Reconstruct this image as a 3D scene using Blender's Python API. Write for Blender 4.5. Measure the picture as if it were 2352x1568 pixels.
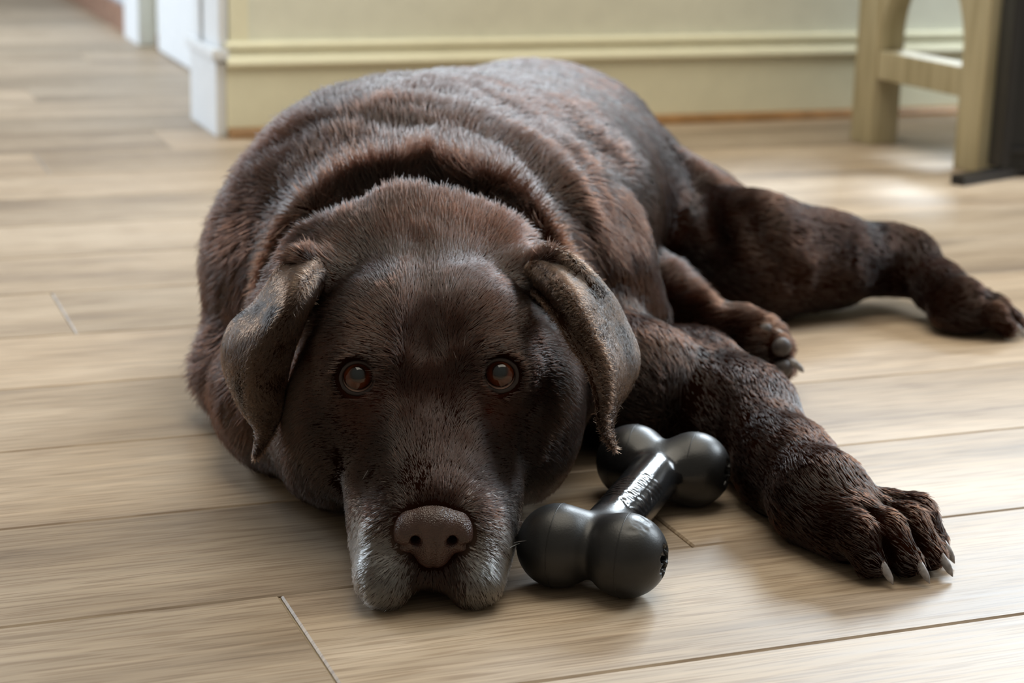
import bpy, bmesh, math, random
import numpy as np
from mathutils import Vector, Matrix

# ------------------------------------------------------------------ camera, world, lights, exposure
scn = bpy.context.scene
C = scn.collection
for o in list(bpy.data.objects): bpy.data.objects.remove(o)
random.seed(4); RNG = np.random.default_rng(7)
R_ = math.radians
CAM_H = 0.434
FPX = 4450.0                       # focal length in pixels of the 2352 px wide frame
PIT, ROL, YAW = R_(15.08), R_(1.53), R_(21.12)
_f = np.array([math.sin(YAW)*math.cos(PIT), math.cos(YAW)*math.cos(PIT), -math.sin(PIT)])
_r = np.array([math.cos(YAW), -math.sin(YAW), 0.0]); _u = np.cross(_r, _f)
CR = math.cos(ROL)*_r + math.sin(ROL)*_u
CU = -math.sin(ROL)*_r + math.cos(ROL)*_u
CPOS = np.array([0, 0, CAM_H])
cam = bpy.data.cameras.new('camera'); camo = bpy.data.objects.new('camera', cam); C.objects.link(camo)
camo.matrix_world = Matrix(((CR[0], CU[0], -_f[0], 0), (CR[1], CU[1], -_f[1], 0), (CR[2], CU[2], -_f[2], CAM_H), (0, 0, 0, 1)))
cam.sensor_width = 36; cam.lens = FPX/2352*36; cam.clip_start = .02
cam.dof.use_dof = True; cam.dof.focus_distance = 1.12; cam.dof.aperture_fstop = 8.5
scn.camera = camo

w = bpy.data.worlds.new('world'); scn.world = w; w.use_nodes = True
w.node_tree.nodes['Background'].inputs[0].default_value = (1.0, .90, .74, 1)   # warm indoor ambience
w.node_tree.nodes['Background'].inputs[1].default_value = .22

def area(name, loc, target, sx, sy, power, col):
    l = bpy.data.lights.new(name, 'AREA'); l.shape = 'RECTANGLE'; l.size = sx; l.size_y = sy
    l.energy = power; l.color = col
    o = bpy.data.objects.new(name, l); C.objects.link(o); o.location = loc
    o.rotation_euler = (Vector(target)-Vector(loc)).to_track_quat('-Z', 'Y').to_euler()
    return o
area('assumed_back_daylight', (5.25, 6.40, 3.80), (.55, 1.15, .0), 2.3, 1.5, 470, (.80, .91, 1.0))  # area light for daylight assumed to enter through the unseen back opening
area('assumed_side_daylight', (3.3, 1.7, 1.7), (.5, 1.1, .1), 1.0, 1.2, 72, (.82, .92, 1.0))  # added area light from the right, as from an assumed window; none is built
area('overhead_fill', (.9, 1.5, 2.4), (.9, 1.5, 0), 2.2, 2.2, 50, (1.0, .92, .77))  # added overhead fill, standing in for light bounced off ceiling and walls
area('assumed_hall_daylight', (-.75, 3.9, 1.0), (.6, 2.8, .05), .7, .9, 44, (.78, .89, 1.0))  # added for assumed daylight down the hall; no window is modelled there
scn.view_settings.view_transform = 'Standard'; scn.view_settings.look = 'None'
scn.view_settings.exposure = 0.0; scn.view_settings.gamma = 1; scn.view_settings.use_curve_mapping = False

scn.cycles.max_bounces = 3; scn.cycles.diffuse_bounces = 1; scn.cycles.glossy_bounces = 2; scn.cycles.transmission_bounces = 2
scn.cycles.adaptive_threshold = .04
# ------------------------------------------------------------------ helpers
def ray(x, y): return (x-1176)/FPX*CR - (y-784)/FPX*CU + _f
def G(x, y, z=0.0):                # point of a photograph ray at height z
    d = ray(x, y); return CPOS + d*(z-CAM_H)/d[2]
def P(x, y, dist):                 # point of a photograph ray at horizontal distance dist
    d = ray(x, y); return CPOS + d*dist/math.hypot(d[0], d[1])

def tag(o, label=None, cat=None, group=None, kind=None):
    for k, v in (('label', label), ('category', cat), ('group', group), ('kind', kind)):
        if v: o[k] = v
    return o
def link(name, me, m=None, parent=None):
    o = bpy.data.objects.new(name, me); C.objects.link(o)
    if m and not len(me.materials): me.materials.append(m)
    if parent: o.parent = parent
    return o
def empty(name, loc=(0, 0, 0), rz=0):
    o = bpy.data.objects.new(name, None); C.objects.link(o); o.location = loc; o.rotation_euler[2] = rz
    o.empty_display_size = .05; return o
def mesh(name, v, f, m=None, parent=None, smooth=False):
    me = bpy.data.meshes.new(name); me.from_pydata([tuple(map(float, p)) for p in v], [], f); me.update()
    if smooth: me.polygons.foreach_set('use_smooth', [True]*len(me.polygons))
    return link(name, me, m, parent)
def boxm(name, lo, hi, m=None, parent=None, bev=0.0, seg=2):
    bm = bmesh.new(); bmesh.ops.create_cube(bm, size=1)
    for v in bm.verts:
        v.co = Vector([lo[i]+(v.co[i]+.5)*(hi[i]-lo[i]) for i in range(3)])
    if bev: bmesh.ops.bevel(bm, geom=bm.edges[:], offset=bev, segments=seg, profile=.7, affect='EDGES')
    me = bpy.data.meshes.new(name); bm.to_mesh(me); bm.free(); return link(name, me, m, parent)
def prism(name, prof, a, b, axis, m=None, parent=None):
    """extrude a closed 2-D profile from a to b along axis ('x' profile=(y,z); 'y' profile=(x,z))"""
    n = len(prof); v = []
    for t in (a, b):
        for p in prof: v.append((t, p[0], p[1]) if axis == 'x' else (p[0], t, p[1]))
    f = [[i, (i+1) % n, n+(i+1) % n, n+i] for i in range(n)] + [list(range(n))[::-1], list(range(n, 2*n))]
    o = mesh(name, v, f, m, parent)
    bm = bmesh.new(); bm.from_mesh(o.data); bmesh.ops.recalc_face_normals(bm, faces=bm.faces); bm.to_mesh(o.data); bm.free()
    return o

# ------------------------------------------------------------------ materials
class N:
    def __init__(s, name):
        s.m = bpy.data.materials.new(name); s.m.use_nodes = True; s.t = s.m.node_tree
        s.b = s.t.nodes['Principled BSDF']
    def n(s, t, **k):
        o = s.t.nodes.new('ShaderNode'+t)
        for a, v in k.items():
            if a.startswith('i_'):
                key = a[2:]; o.inputs[int(key) if key.isdigit() else key.replace('_', ' ')].default_value = v
            else: setattr(o, a, v)
        return o
    def l(s, a, b): s.t.links.new(a, b)
    def set(s, **k):
        for a, v in k.items(): s.b.inputs[a.replace('_', ' ')].default_value = v
    def ramp(s, src, stops, interp='LINEAR'):
        r = s.n('ValToRGB'); r.color_ramp.interpolation = interp; e = r.color_ramp.elements
        e.remove(e[1]); e[0].position = stops[0][0]; e[0].color = (*stops[0][1], 1)
        for p, c in stops[1:]: e.new(p).color = (*c, 1)
        s.l(src, r.inputs[0]); return r
    def mix(s, f, a, b, mode='MIX'):
        x = s.n('Mix', data_type='RGBA', blend_type=mode)
        for v, i in ((f, 0), (a, 6), (b, 7)):
            if hasattr(v, 'is_linked') or hasattr(v, 'links'): s.l(v, x.inputs[i])
            else: x.inputs[i].default_value = (*v, 1) if isinstance(v, tuple) and len(v) == 3 else v
        return x.outputs[2]
    def bump(s, h, strength, dist):
        b = s.n('Bump', i_Strength=strength, i_Distance=dist); s.l(h, b.inputs['Height']); s.l(b.outputs[0], s.b.inputs['Normal'])
def plain(name, col, rough=.5, noise=.04, scale=30, **kw):
    a = N(name); a.set(Roughness=rough, **kw)
    tc = a.n('TexCoord'); nz = a.n('TexNoise', i_Scale=scale, i_Detail=1.0); a.l(tc.outputs['Object'], nz.inputs['Vector'])
    lo = tuple(max(0, c*(1-noise*2)) for c in col); hi = tuple(min(1, c*(1+noise*2)) for c in col)
    r = a.ramp(nz.outputs[0], [(.3, lo), (.7, hi)]); a.l(r.outputs[0], a.b.inputs['Base Color'])
    return a.m

def plank_material():
    a = N('plank_wood_tile')
    tc = a.n('TexCoord'); oi = a.n('ObjectInfo')
    off = a.n('VectorMath', operation='SCALE'); cmb = a.n('CombineXYZ')
    a.l(oi.outputs['Random'], cmb.inputs[0]); a.l(oi.outputs['Random'], cmb.inputs[1]); a.l(oi.outputs['Random'], cmb.inputs[2])
    a.l(cmb.outputs[0], off.inputs[0]); off.inputs['Scale'].default_value = 37.0
    add = a.n('VectorMath', operation='ADD'); a.l(tc.outputs['Object'], add.inputs[0]); a.l(off.outputs[0], add.inputs[1])
    def stretched(sx, sy):
        mp = a.n('Mapping'); mp.inputs['Scale'].default_value = (sx, sy, 1); a.l(add.outputs[0], mp.inputs[0]); return mp.outputs[0]
    broad = a.n('TexNoise', i_Scale=1.0, i_Detail=1.5, i_Roughness=.55); a.l(stretched(2.2, 13), broad.inputs['Vector'])
    fine = a.n('TexNoise', i_Scale=1.0, i_Detail=2.0, i_Roughness=.65); a.l(stretched(7, 190), fine.inputs['Vector'])
    pores = a.n('TexNoise', i_Scale=1.0, i_Detail=0.0); a.l(stretched(26, 620), pores.inputs['Vector'])
    c1 = a.ramp(broad.outputs[0], [(.30, (.28, .215, .160)), (.48, (.46, .36, .26)), (.72, (.61, .50, .38))])
    c2 = a.mix(.30, c1.outputs[0], a.ramp(fine.outputs[0], [(.3, (.20, .145, .098)), (.65, (.62, .49, .35))]).outputs[0])
    c3 = a.mix(.55, c2, a.ramp(pores.outputs[0], [(.32, (.55, .48, .42)), (.5, (1, 1, 1))]).outputs[0], 'MULTIPLY')
    # a dark knot cloud here and there
    kn = a.n('TexNoise', i_Scale=1.0, i_Detail=1.0); a.l(stretched(3.2, 9), kn.inputs['Vector'])
    c4 = a.mix(a.ramp(kn.outputs[0], [(.66, (0, 0, 0)), (.80, (.55, .55, .55))]).outputs[0], c3, (.13, .10, .085))
    tone = a.n('HueSaturation'); a.l(c4, tone.inputs['Color'])
    mr = a.n('MapRange'); a.l(oi.outputs['Random'], mr.inputs[0]); mr.inputs[3].default_value = .80; mr.inputs[4].default_value = 1.20
    a.l(mr.outputs[0], tone.inputs['Value'])
    a.l(tone.outputs[0], a.b.inputs['Base Color'])
    rr = a.n('MapRange'); a.l(fine.outputs[0], rr.inputs[0]); rr.inputs[3].default_value = .40; rr.inputs[4].default_value = .54
    a.l(rr.outputs[0], a.b.inputs['Roughness'])
    a.set(**{'Specular IOR Level': .42})
    return a.m

M = {}
M['plank'] = plank_material()
M['grout'] = plain('grout', (.40, .32, .21), .7)
M['wall'] = plain('wall_paint_cream', (.86, .86, .72), .55, .015)
M['trim'] = plain('trim_paint_cream', (.92, .89, .67), .38, .012)
M['white'] = plain('white_paint', (.84, .87, .90), .4, .01)
M['shoe'] = plain('stained_shoe_moulding', (.36, .19, .07), .4, .1)
M['rose_base'] = plain('reddish_wood_base', (.30, .17, .12), .4, .1)
M['bluewall'] = plain('pale_blue_wall', (.60, .68, .74), .5, .01)

# ------------------------------------------------------------------ floor of separate plank tiles
PW = .152768; Y0 = .5560; GAP = .0013
fl = mesh('floor', [(-2.5, -.6, -.0022), (4.2, -.6, -.0022), (4.2, 7.5, -.0022), (-2.5, 7.5, -.0022)], [(0, 1, 2, 3)], M['grout'])
tag(fl, 'pale brown wood-look plank floor with thin joints', kind='structure')
seam = {2: .2525, 3: .5165, 7: .228, 12: .310, 13: .4915, 16: .378}     # X of a plank end seen in that row
rows = [(k, seam.get(k, (.9+.43*k) % 1.22)) for k in range(-4, 30)]
PL = 1.22
def plank_mesh():
    b = .0012; x0, x1, y0, y1 = GAP/2, PL-GAP/2, GAP/2, PW-GAP/2
    v = [(x0, y0, -.0022), (x1, y0, -.0022), (x1, y1, -.0022), (x0, y1, -.0022),
         (x0, y0, -b), (x1, y0, -b), (x1, y1, -b), (x0, y1, -b),
         (x0+b, y0+b, 0), (x1-b, y0+b, 0), (x1-b, y1-b, 0), (x0+b, y1-b, 0)]
    f = [(8, 9, 10, 11)]
    for i in range(4):
        j = (i+1) % 4; f += [(i, j, 4+j, 4+i), (4+i, 4+j, 8+j, 8+i)]
    me = bpy.data.meshes.new('plank'); me.from_pydata(v, [], f); me.update(); me.materials.append(M['plank']); return me
pm = plank_mesh()
for k, sx in rows:
    y = Y0+PW*k
    if k in (4, 5, 6, 8, 9, 10, 11): sx = {4: 1.16, 5: .46, 6: .62, 8: .47, 9: .56, 10: 1.02, 11: .74}[k]   # ends lie under the dog
    for j in range(-2, 3):
        x = sx+PL*j
        if x > max(1.2, y*.80+.2) or x+PL < -.25: continue
        if y > 2.75 and x > 1.4: continue
        o = link('plank', pm, None, fl); o.location = (x, y, 0)

# ------------------------------------------------------------------ back wall with assumed window opening, baseboard, casing
WY = 2.631; WX = .586
wb = mesh('wall_back', [], [])
tag(wb, 'cream panelled wall behind the dog', kind='structure')
def wpart(name, lo, hi, m, bev=0.0): return boxm(name, lo, hi, m, wb, bev)
WIN = (.66, 3.6, .31, 2.2)
wpart('lower_wall', (WX, WY+.006, .0), (4.2, WY+.15, WIN[2]), M['wall'])
wpart('pier', (WX, WY+.006, WIN[2]), (WIN[0], WY+.15, 2.5), M['wall'])
wpart('pier', (WIN[1], WY+.006, WIN[2]), (4.2, WY+.15, 2.5), M['wall'])
wpart('lintel', (WIN[0], WY+.006, WIN[3]), (WIN[1], WY+.15, 2.5), M['wall'])
wpart('panel_stile', (WX+.003, WY+.001, .11), (WX+.031, WY+.006, 2.4), M['trim'], .001)
win = mesh('assumed_window_1', [], []); tag(win, 'assumed window above the cream wall, out of view', kind='structure')  # assumed window, out of view; built to let the back daylight through
boxm('assumed_window_sill', (WIN[0], WY-.02, WIN[2]+.001), (WIN[1], WY+.15, WIN[2]+.016), M['white'], win, .004)
for x in (WIN[0]+.01, WIN[1]-.01): boxm('assumed_window_frame', (x-.02, WY+.03, WIN[2]), (x+.02, WY+.07, WIN[3]), M['white'], win)
for z in (WIN[3]-.02,): boxm('assumed_window_frame', (WIN[0], WY+.03, z-.02), (WIN[1], WY+.07, z+.02), M['white'], win)
bb = prism('baseboard_back', [(WY-.012, 0), (WY-.012, .094), (WY-.019, .097), (WY-.021, .101), (WY-.019, .106), (WY-.012, .109),
                              (WY-.006, .112), (WY-.006, .119), (WY-.010, .121), (WY-.010, .126), (WY-.002, .130), (WY+.008, .130), (WY+.008, 0)], WX-.004, 4.2, 'x', M['trim'])
tag(bb, 'tall cream baseboard with a double moulded cap', kind='structure')
sh = prism('trim_1', [(WY-.012, 0), (WY-.024, 0), (WY-.0235, .006), (WY-.021, .010), (WY-.016, .0125), (WY-.012, .013)], WX-.003, 4.2, 'x', M['shoe'])
tag(sh, 'orange-brown stained shoe moulding along the cream baseboard', kind='structure')
# white cased end of the wall with its plinth block
ce = mesh('trim_2', [], []); tag(ce, 'white casing and plinth block at the end of the wall', kind='structure')
boxm('plinth_block', (WX-.018, WY-.010, 0), (WX-.0005, WY+.165, .105), M['white'], ce, .003)
boxm('plinth_cap', (WX-.024, WY-.016, .1055), (WX-.0005, WY+.170, .121), M['white'], ce, .004)
boxm('casing_board', (WX-.012, WY-.004, .1215), (WX-.0005, WY+.160, 2.4), M['white'], ce, .003)
boxm('casing_bead', (WX-.017, WY+.10, .1215), (WX-.0125, WY+.115, 2.4), M['white'], ce, .001)
# hallway beyond
wh = boxm('wall_hall', (.675, WY+.172, .004), (.76, 3.612, 2.4), M['white']); tag(wh, 'white panelled wall along the hallway', kind='structure')
w2 = boxm('wall_recess', (.69, 3.63, 0), (.80, 3.70, 2.4), M['trim']); tag(w2, 'narrow cream wall strip in the hallway recess', kind='structure')
boxm('base_block', (.6755, 3.622, 0), (.76, 3.6295, .03), M['shoe'], w2)
d1 = boxm('trim_3', (.655, 3.705, 0), (.76, 3.86, 2.4), M['white'], None, .004); tag(d1, 'white door casing at the far end of the hallway', kind='structure')
w3 = boxm('wall_far', (.680, 3.862, 0), (.76, 6.5, 2.4), M['bluewall']); tag(w3, 'pale blue wall far down the hallway', kind='structure')
b3 = boxm('baseboard_far', (.664, 3.862, .0), (.6795, 6.5, .052), M['rose_base'], None, .003); tag(b3, 'reddish wooden baseboard far down the hallway', kind='structure')

# ------------------------------------------------------------------ wooden stool with arched end frame
def wood_material(name, c0, c1):
    a = N(name); tc = a.n('TexCoord'); mp = a.n('Mapping'); mp.inputs['Scale'].default_value = (60, 60, 6)
    a.l(tc.outputs['Object'], mp.inputs[0]); nz = a.n('TexNoise', i_Scale=1.0, i_Detail=4.0, i_Distortion=.4); a.l(mp.outputs[0], nz.inputs['Vector'])
    r = a.ramp(nz.outputs[0], [(.3, c0), (.7, c1)]); a.l(r.outputs[0], a.b.inputs['Base Color']); a.set(Roughness=.5); a.bump(nz.outputs[0], .2, .0006)
    return a.m
M['stool'] = wood_material('weathered_light_wood', (.40, .335, .19), (.64, .56, .36))
M['black'] = plain('black_satin_panel', (.005, .0055, .006), .6)
M['blackm'] = plain('black_metal', (.012, .012, .014), .4)
st = empty('wooden_stool', (1.446, 2.416, 0), R_(5))
tag(st, 'light wooden stool with square legs and an arched end frame', 'stool')
LW = .048; LD = .235
for (x, y) in ((0, 0), (0, -LD), (.40, 0), (.40, -LD)):
    boxm('leg', (x, y-LW, 0), (x+LW, y, .58), M['stool'], st, .003)
for x in (0, .40):
    boxm('crossbar', (x+.004, -LD, .094), (x+LW-.004, -LW, .134), M['stool'], st, .003)
    pts = [(-LW, .60), (-LW, .135)]
    arc = []
    yc = -(LW+LD)/2; rr = (LD-LW)/2
    for i in range(17):
        t = math.pi*i/16; arc.append((yc+math.cos(t)*(rr-.002), .135+.135*math.sin(t)**.9))
    prof = [(-LW, .135)]+arc+[(-LD, .135), (-LD, .56), (-LW, .56)]
    prism('arched_panel', prof, x+.004, x+LW-.004, 'x', M['stool'], st)
boxm('stretcher', (LW, -LD/2-.02-.02, .10), (.40, -LD/2+.0-.02, .128), M['stool'], st, .003)
boxm('seat', (-.03, -LD-LW-.01, .58), (.48, .03, .615), M['stool'], st, .008)

bp = empty('black_panel_stand', (1.480, 2.108, 0), R_(-6))
tag(bp, 'black flat panel standing on a thin splayed foot beside the wooden stool', 'panel')
boxm('panel', (0.006, -.012, .014), (.62, .012, .62), M['black'], bp, .002)
for lo, hi in (((0, -.017, .013), (.012, .017, .63)), ((.612, -.017, .013), (.624, .017, .63)), ((.013, -.016, .618), (.611, .016, .632)), ((.013, -.016, .034), (.611, -.0125, .040))):
    boxm('frame_rail', lo, hi, M['blackm'], bp, .002)
def bar(name, a, b, wd, ht, m, parent):
    a = Vector(a); b = Vector(b); d = (b-a).normalized(); s = Vector((-d.y, d.x, 0)).normalized()*wd/2; u = Vector((0, 0, ht))
    v = [a-s, b-s, b+s, a+s, a-s+u, b-s+u, b+s+u, a+s+u]
    return mesh(name, v, [(3, 2, 1, 0), (4, 5, 6, 7), (0, 1, 5, 4), (1, 2, 6, 5), (2, 3, 7, 6), (3, 0, 4, 7)], m, parent)
bar('foot', (-.077, -.050, 0), (.085, .032, 0), .020, .0125, M['blackm'], bp)
bar('foot', (.50, -.07, 0), (.50, .06, 0), .020, .0125, M['blackm'], bp)

# ------------------------------------------------------------------ signed-distance sculpting helpers
VOX = .0022
class Field:
    def __init__(s, lo, hi, h):
        s.lo = np.array(lo, np.float32); s.h = h
        s.n = np.ceil((np.array(hi)-s.lo)/h).astype(int)+1
        s.d = np.full(s.n, .06, np.float32)
    def sub(s, lo, hi):
        i0 = np.clip(np.floor((np.array(lo)-s.lo)/s.h).astype(int), 0, s.n-1)
        i1 = np.clip(np.ceil((np.array(hi)-s.lo)/s.h).astype(int)+1, 1, s.n)
        sl = tuple(slice(a, b) for a, b in zip(i0, i1))
        g = [(s.lo[k]+s.h*np.arange(i0[k], i1[k], dtype=np.float32)).astype(np.float32) for k in range(3)]
        return sl, g[0][:, None, None], g[1][None, :, None], g[2][None, None, :]
    def add(s, sl, d, k):
        a = s.d[sl]
        h = np.maximum(k-np.abs(a-d), 0)/k
        s.d[sl] = np.minimum(a, d)-h*h*k*.25
    def cut(s, sl, d, k):
        a = s.d[sl]; d = -d
        h = np.maximum(k-np.abs(a-d), 0)/k
        s.d[sl] = np.maximum(a, d)+h*h*k*.25
    def ell(s, c, r, ax=None, k=.02, cut=False):
        """ellipsoid; ax = three orthonormal axes as rows"""
        c = np.array(c, float); r = np.array(r, float); A = np.eye(3) if ax is None else np.array(ax, float)
        ext = np.sqrt(((A*r[:, None])**2).sum(0)); m = k*1.2+s.h*3
        sl, X, Y, Z = s.sub(c-ext-m, c+ext+m)
        q = [(X-c[0])*A[i, 0]+(Y-c[1])*A[i, 1]+(Z-c[2])*A[i, 2] for i in range(3)]
        k0 = np.sqrt(sum((q[i]/r[i])**2 for i in range(3))); k1 = np.sqrt(sum((q[i]/r[i]**2)**2 for i in range(3)))
        d = (k0*(k0-1)/np.maximum(k1, 1e-6)).astype(np.float32)
        (s.cut if cut else s.add)(sl, d, k)
    def cone(s, a, b, ra, rb, k=.015, cut=False):
        a = np.array(a, float); b = np.array(b, float); R = max(ra, rb); m = k*1.2+s.h*3
        sl, X, Y, Z = s.sub(np.minimum(a, b)-R-m, np.maximum(a, b)+R+m)
        ba = b-a; l2 = float(ba@ba)
        t = np.clip(((X-a[0])*ba[0]+(Y-a[1])*ba[1]+(Z-a[2])*ba[2])/l2, 0, 1)
        d = np.sqrt((X-a[0]-t*ba[0])**2+(Y-a[1]-t*ba[1])**2+(Z-a[2]-t*ba[2])**2)-(ra+(rb-ra)*t)
        (s.cut if cut else s.add)(sl, d.astype(np.float32), k)
    def chain(s, pts, rad, k=.015, cut=False):
        for i in range(len(pts)-1): s.cone(pts[i], pts[i+1], rad[i], rad[i+1], k, cut)
    def line(s, pts, wd, amt):
        """raise (amt<0) or sink (amt>0) the surface along a polyline with a soft profile"""
        pts = [np.array(p, float) for p in pts]; m = wd*2.6
        lo = np.min(pts, 0)-m; hi = np.max(pts, 0)+m
        sl, X, Y, Z = s.sub(lo, hi); best = None
        for a, b in zip(pts[:-1], pts[1:]):
            ba = b-a; l2 = float(ba@ba)+1e-12
            t = np.clip(((X-a[0])*ba[0]+(Y-a[1])*ba[1]+(Z-a[2])*ba[2])/l2, 0, 1)
            q = (X-a[0]-t*ba[0])**2+(Y-a[1]-t*ba[1])**2+(Z-a[2]-t*ba[2])**2
            best = q if best is None else np.minimum(best, q)
        s.d[sl] += (amt*np.exp(-best/(wd*wd))).astype(np.float32)
    def dent(s, c, wd, amt): s.line([c, np.array(c)+1e-5], wd, amt)
    def polys(s):
        import openvdb
        d = s.d
        d[0] = d[-1] = .05; d[:, 0] = d[:, -1] = .05; d[:, :, 0] = d[:, :, -1] = .05
        g = openvdb.FloatGrid(.05); g.copyFromArray(np.clip(d, -.05, .05)); 
        p, q = g.convertToQuads(0.0)
        return p*s.h+s.lo, q
def az_axes(az, tilt=0.0, roll=0.0):
    """rows: right, forward(az from +Y to +X, tilted up), up"""
    f = np.array([math.sin(az)*math.cos(tilt), math.cos(az)*math.cos(tilt), math.sin(tilt)])
    r = np.array([math.cos(az), -math.sin(az), 0]); u = np.cross(r, f)
    return np.array([r*math.cos(roll)+u*math.sin(roll), f, -r*math.sin(roll)+u*math.cos(roll)])

# ------------------------------------------------------------------ the dog: head frame
EYE_D = 1.115
HO = P(985, 866, EYE_D)
_az = math.atan2(-HO[0], -HO[1])+R_(-2.4)            # heading of the muzzle
HF = np.array([math.sin(_az), math.cos(_az), 0.0]); HR = np.array([-HF[1], HF[0], 0.0]); HU = np.array([0, 0, 1.0])
HAX = np.array([HR, HF, HU])
def hp(r, f, z): return np.array([HO[0], HO[1], 0])+HR*r*.01+HF*f*.01+HU*z*.01      # cm; z above the floor
def hax(pitch=0, yaw=0, roll=0):
    m = Matrix.Rotation(R_(yaw), 3, 'Z') @ Matrix.Rotation(R_(pitch), 3, 'X') @ Matrix.Rotation(R_(roll), 3, 'Y')
    return np.array(m.transposed()) @ HAX
EYES = [P(822, 868, EYE_D), P(1148, 862, EYE_D)]
FD = Field((.17, .86, -.012), (1.09, 2.02, .262), VOX)
# trunk
FD.ell((.462, 1.380, .106), (.145, .165, .120), az_axes(R_(27)), .03)
FD.ell((.432, 1.44, .136), (.098, .13, .088), az_axes(R_(20)), .04)      # withers
FD.ell((.540, 1.520, .110), (.165, .20, .120), az_axes(R_(35)), .05)
FD.ell((.635, 1.660, .100), (.150, .19, .106), az_axes(R_(38)), .05)
FD.ell((.706, 1.780, .098), (.132, .14, .105), az_axes(R_(38)), .05)
FD.ell((.780, 1.660, .058), (.085, .10, .066), az_axes(R_(70)), .05)         # image-right haunch
# neck and throat
FD.ell(hp(0, -20, 11.0), (.112, .11, .096), HAX, .04)
FD.ell(hp(-.5, -14.0, 10.5), (.096, .06, .085), HAX, .03)
FD.chain([hp(-8.6, -11.5, 11.3), hp(-6.2, -12.4, 14.6), hp(-1.0, -13.0, 16.6), hp(4.0, -12.8, 15.6), hp(7.6, -11.8, 11.8)], [.026, .027, .028, .027, .025], .02)   # nape roll
FD.ell(hp(-.5, -11.0, 13.2), (.080, .052, .056), hax(-10), .02)
FD.ell(hp(0, -12, 4.5), (.088, .10, .045), HAX, .03)
FD.ell(hp(-5.6, -10.0, 5.2), (.042, .075, .052), HAX, .03)
FD.ell(hp(-9.0, -17, 4.8), (.050, .07, .050), HAX, .03)
FD.ell(hp(6.4, -7.5, 7.2), (.036, .065, .058), HAX, .03)
FD.ell(hp(8.2, -15.5, 8.0), (.042, .058, .058), HAX, .03)
FD.chain([hp(-14.0, -15.5, 10.5), hp(-10.0, -15.6, 15.6), hp(-4.5, -16.6, 19.6), hp(1.0, -16.9, 20.3), hp(5.5, -16.2, 18.2), hp(9.0, -15.0, 13.5)], [.020, .028, .032, .032, .029, .017], .016, True)
# image-left shoulder and folded foreleg
FD.ell((.360, 1.385, .085), (.066, .085, .088), az_axes(R_(20)), .04)
FD.cone((.314, 1.350, .036), (.316, 1.268, .031), .040, .029, .02)
# image-right shoulder and upper arm
FD.ell((.550, 1.325, .095), (.066, .085, .095), az_axes(R_(20)), .04)
FD.cone((.55, 1.31, .10), (.592, 1.315, .055), .058, .044, .03)
FD.ell(G(1455, 885, .045), (.05, .055, .05), None, .03)
# image-right foreleg
fore = [G(1585, 880, .036), G(1700, 962, .031), G(1810, 1080, .026), G(1885, 1148, .026), G(1950, 1205, .022)]
FD.chain(fore, [.043, .038, .0295, .028, .023], .02)
CLEFT = []
def paw(W, T, half, k=.003, ht=1.0):
    """four toes spread about the line wrist W -> tip T; returns toe polylines"""
    W = np.array(W); T = np.array(T); L = np.linalg.norm((T-W)[:2]); e = np.append((T-W)[:2]/L, 0); n = np.array([-e[1], e[0], 0]); up = np.array([0, 0, 1.0])
    K = T-e*.046; toes = []
    g0 = np.append(K[:2], 0)
    FD.ell(g0+up*.019*ht-e*.006, (half*.92, .030, .017*ht), np.array([n, e, up]), .012)
    for o, l in ((-.78, .030), (-.27, .043), (.27, .045), (.78, .032)):
        t = [g0+n*half*o*.80+up*.027*ht, g0+n*half*o*.98+e*l*.55+up*.0255*ht, g0+n*half*o*1.03+e*l*.95+up*.0115]
        toes.append(t); FD.chain(t, [half*.30, half*.34, half*.29], k)
    for a, b in zip(toes[:-1], toes[1:]):
        CLEFT.append([(a[0]+b[0])/2+up*.008, (a[1]+b[1])/2+up*.009, (a[2]+b[2])/2+up*.004])
    return toes, e, n
toeA, eA, nA = paw(fore[-2], G(2118, 1325, 0), .036, .007)
# image-right hind leg
hind = [(.815, 1.630, .055), G(1740, 592, .055), G(1900, 597, .050), G(2040, 595, .046), G(2090, 603, .044)]
FD.chain(hind, [.058, .054, .039, .027, .025], .03)
FD.cone(G(2035, 562, .05), G(2070, 575, .05), .012, .017, .015)
meta = [G(2090, 605, .044), G(2160, 662, .031), G(2210, 700, .025), G(2235, 712, .020)]
FD.chain(meta, [.025, .022, .021, .018], .015)
toeB, eB, nB = paw(meta[-2], G(2338, 765, 0), .031, .007, .9)
# far hind paw, sole turned towards the camera
FD.chain([(.665, 1.515, .055), (.690, 1.450, .042), G(1645, 765, .036), G(1735, 800, .034)], [.045, .034, .027, .029], .02)
soleC = G(1745, 814, .032)
toeC = [G(1755, 772, .046), G(1786, 800, .040), G(1788, 840, .026), G(1760, 864, .016)]
for t in toeC: FD.cone(soleC, t, .014, .0125, .004)
# skull
FD.ell(hp(0, -6.2, 9.6), (.074, .085, .075), hax(-16), .02)
for s in (-1, 1):
    FD.ell(hp(s*3.5, -2.8, 12.2), (.032, .045, .028), hax(-24), .025)
    FD.ell(hp(s*5.3, -4.6, 7.4), (.034, .052, .047), HAX, .03)
    FD.cone(hp(s*6.2, -8.5, 14.2), hp(s*8.1, -7.6, 13.6), .024, .021, .02)      # ear root
FD.cone(hp(-5.8, -8.0, 14.0), P(690, 606, 1.185), .018, .010, .016)
FD.cone(hp(5.8, -8.0, 14.0), P(1272, 606, 1.185), .018, .010, .016)
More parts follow.
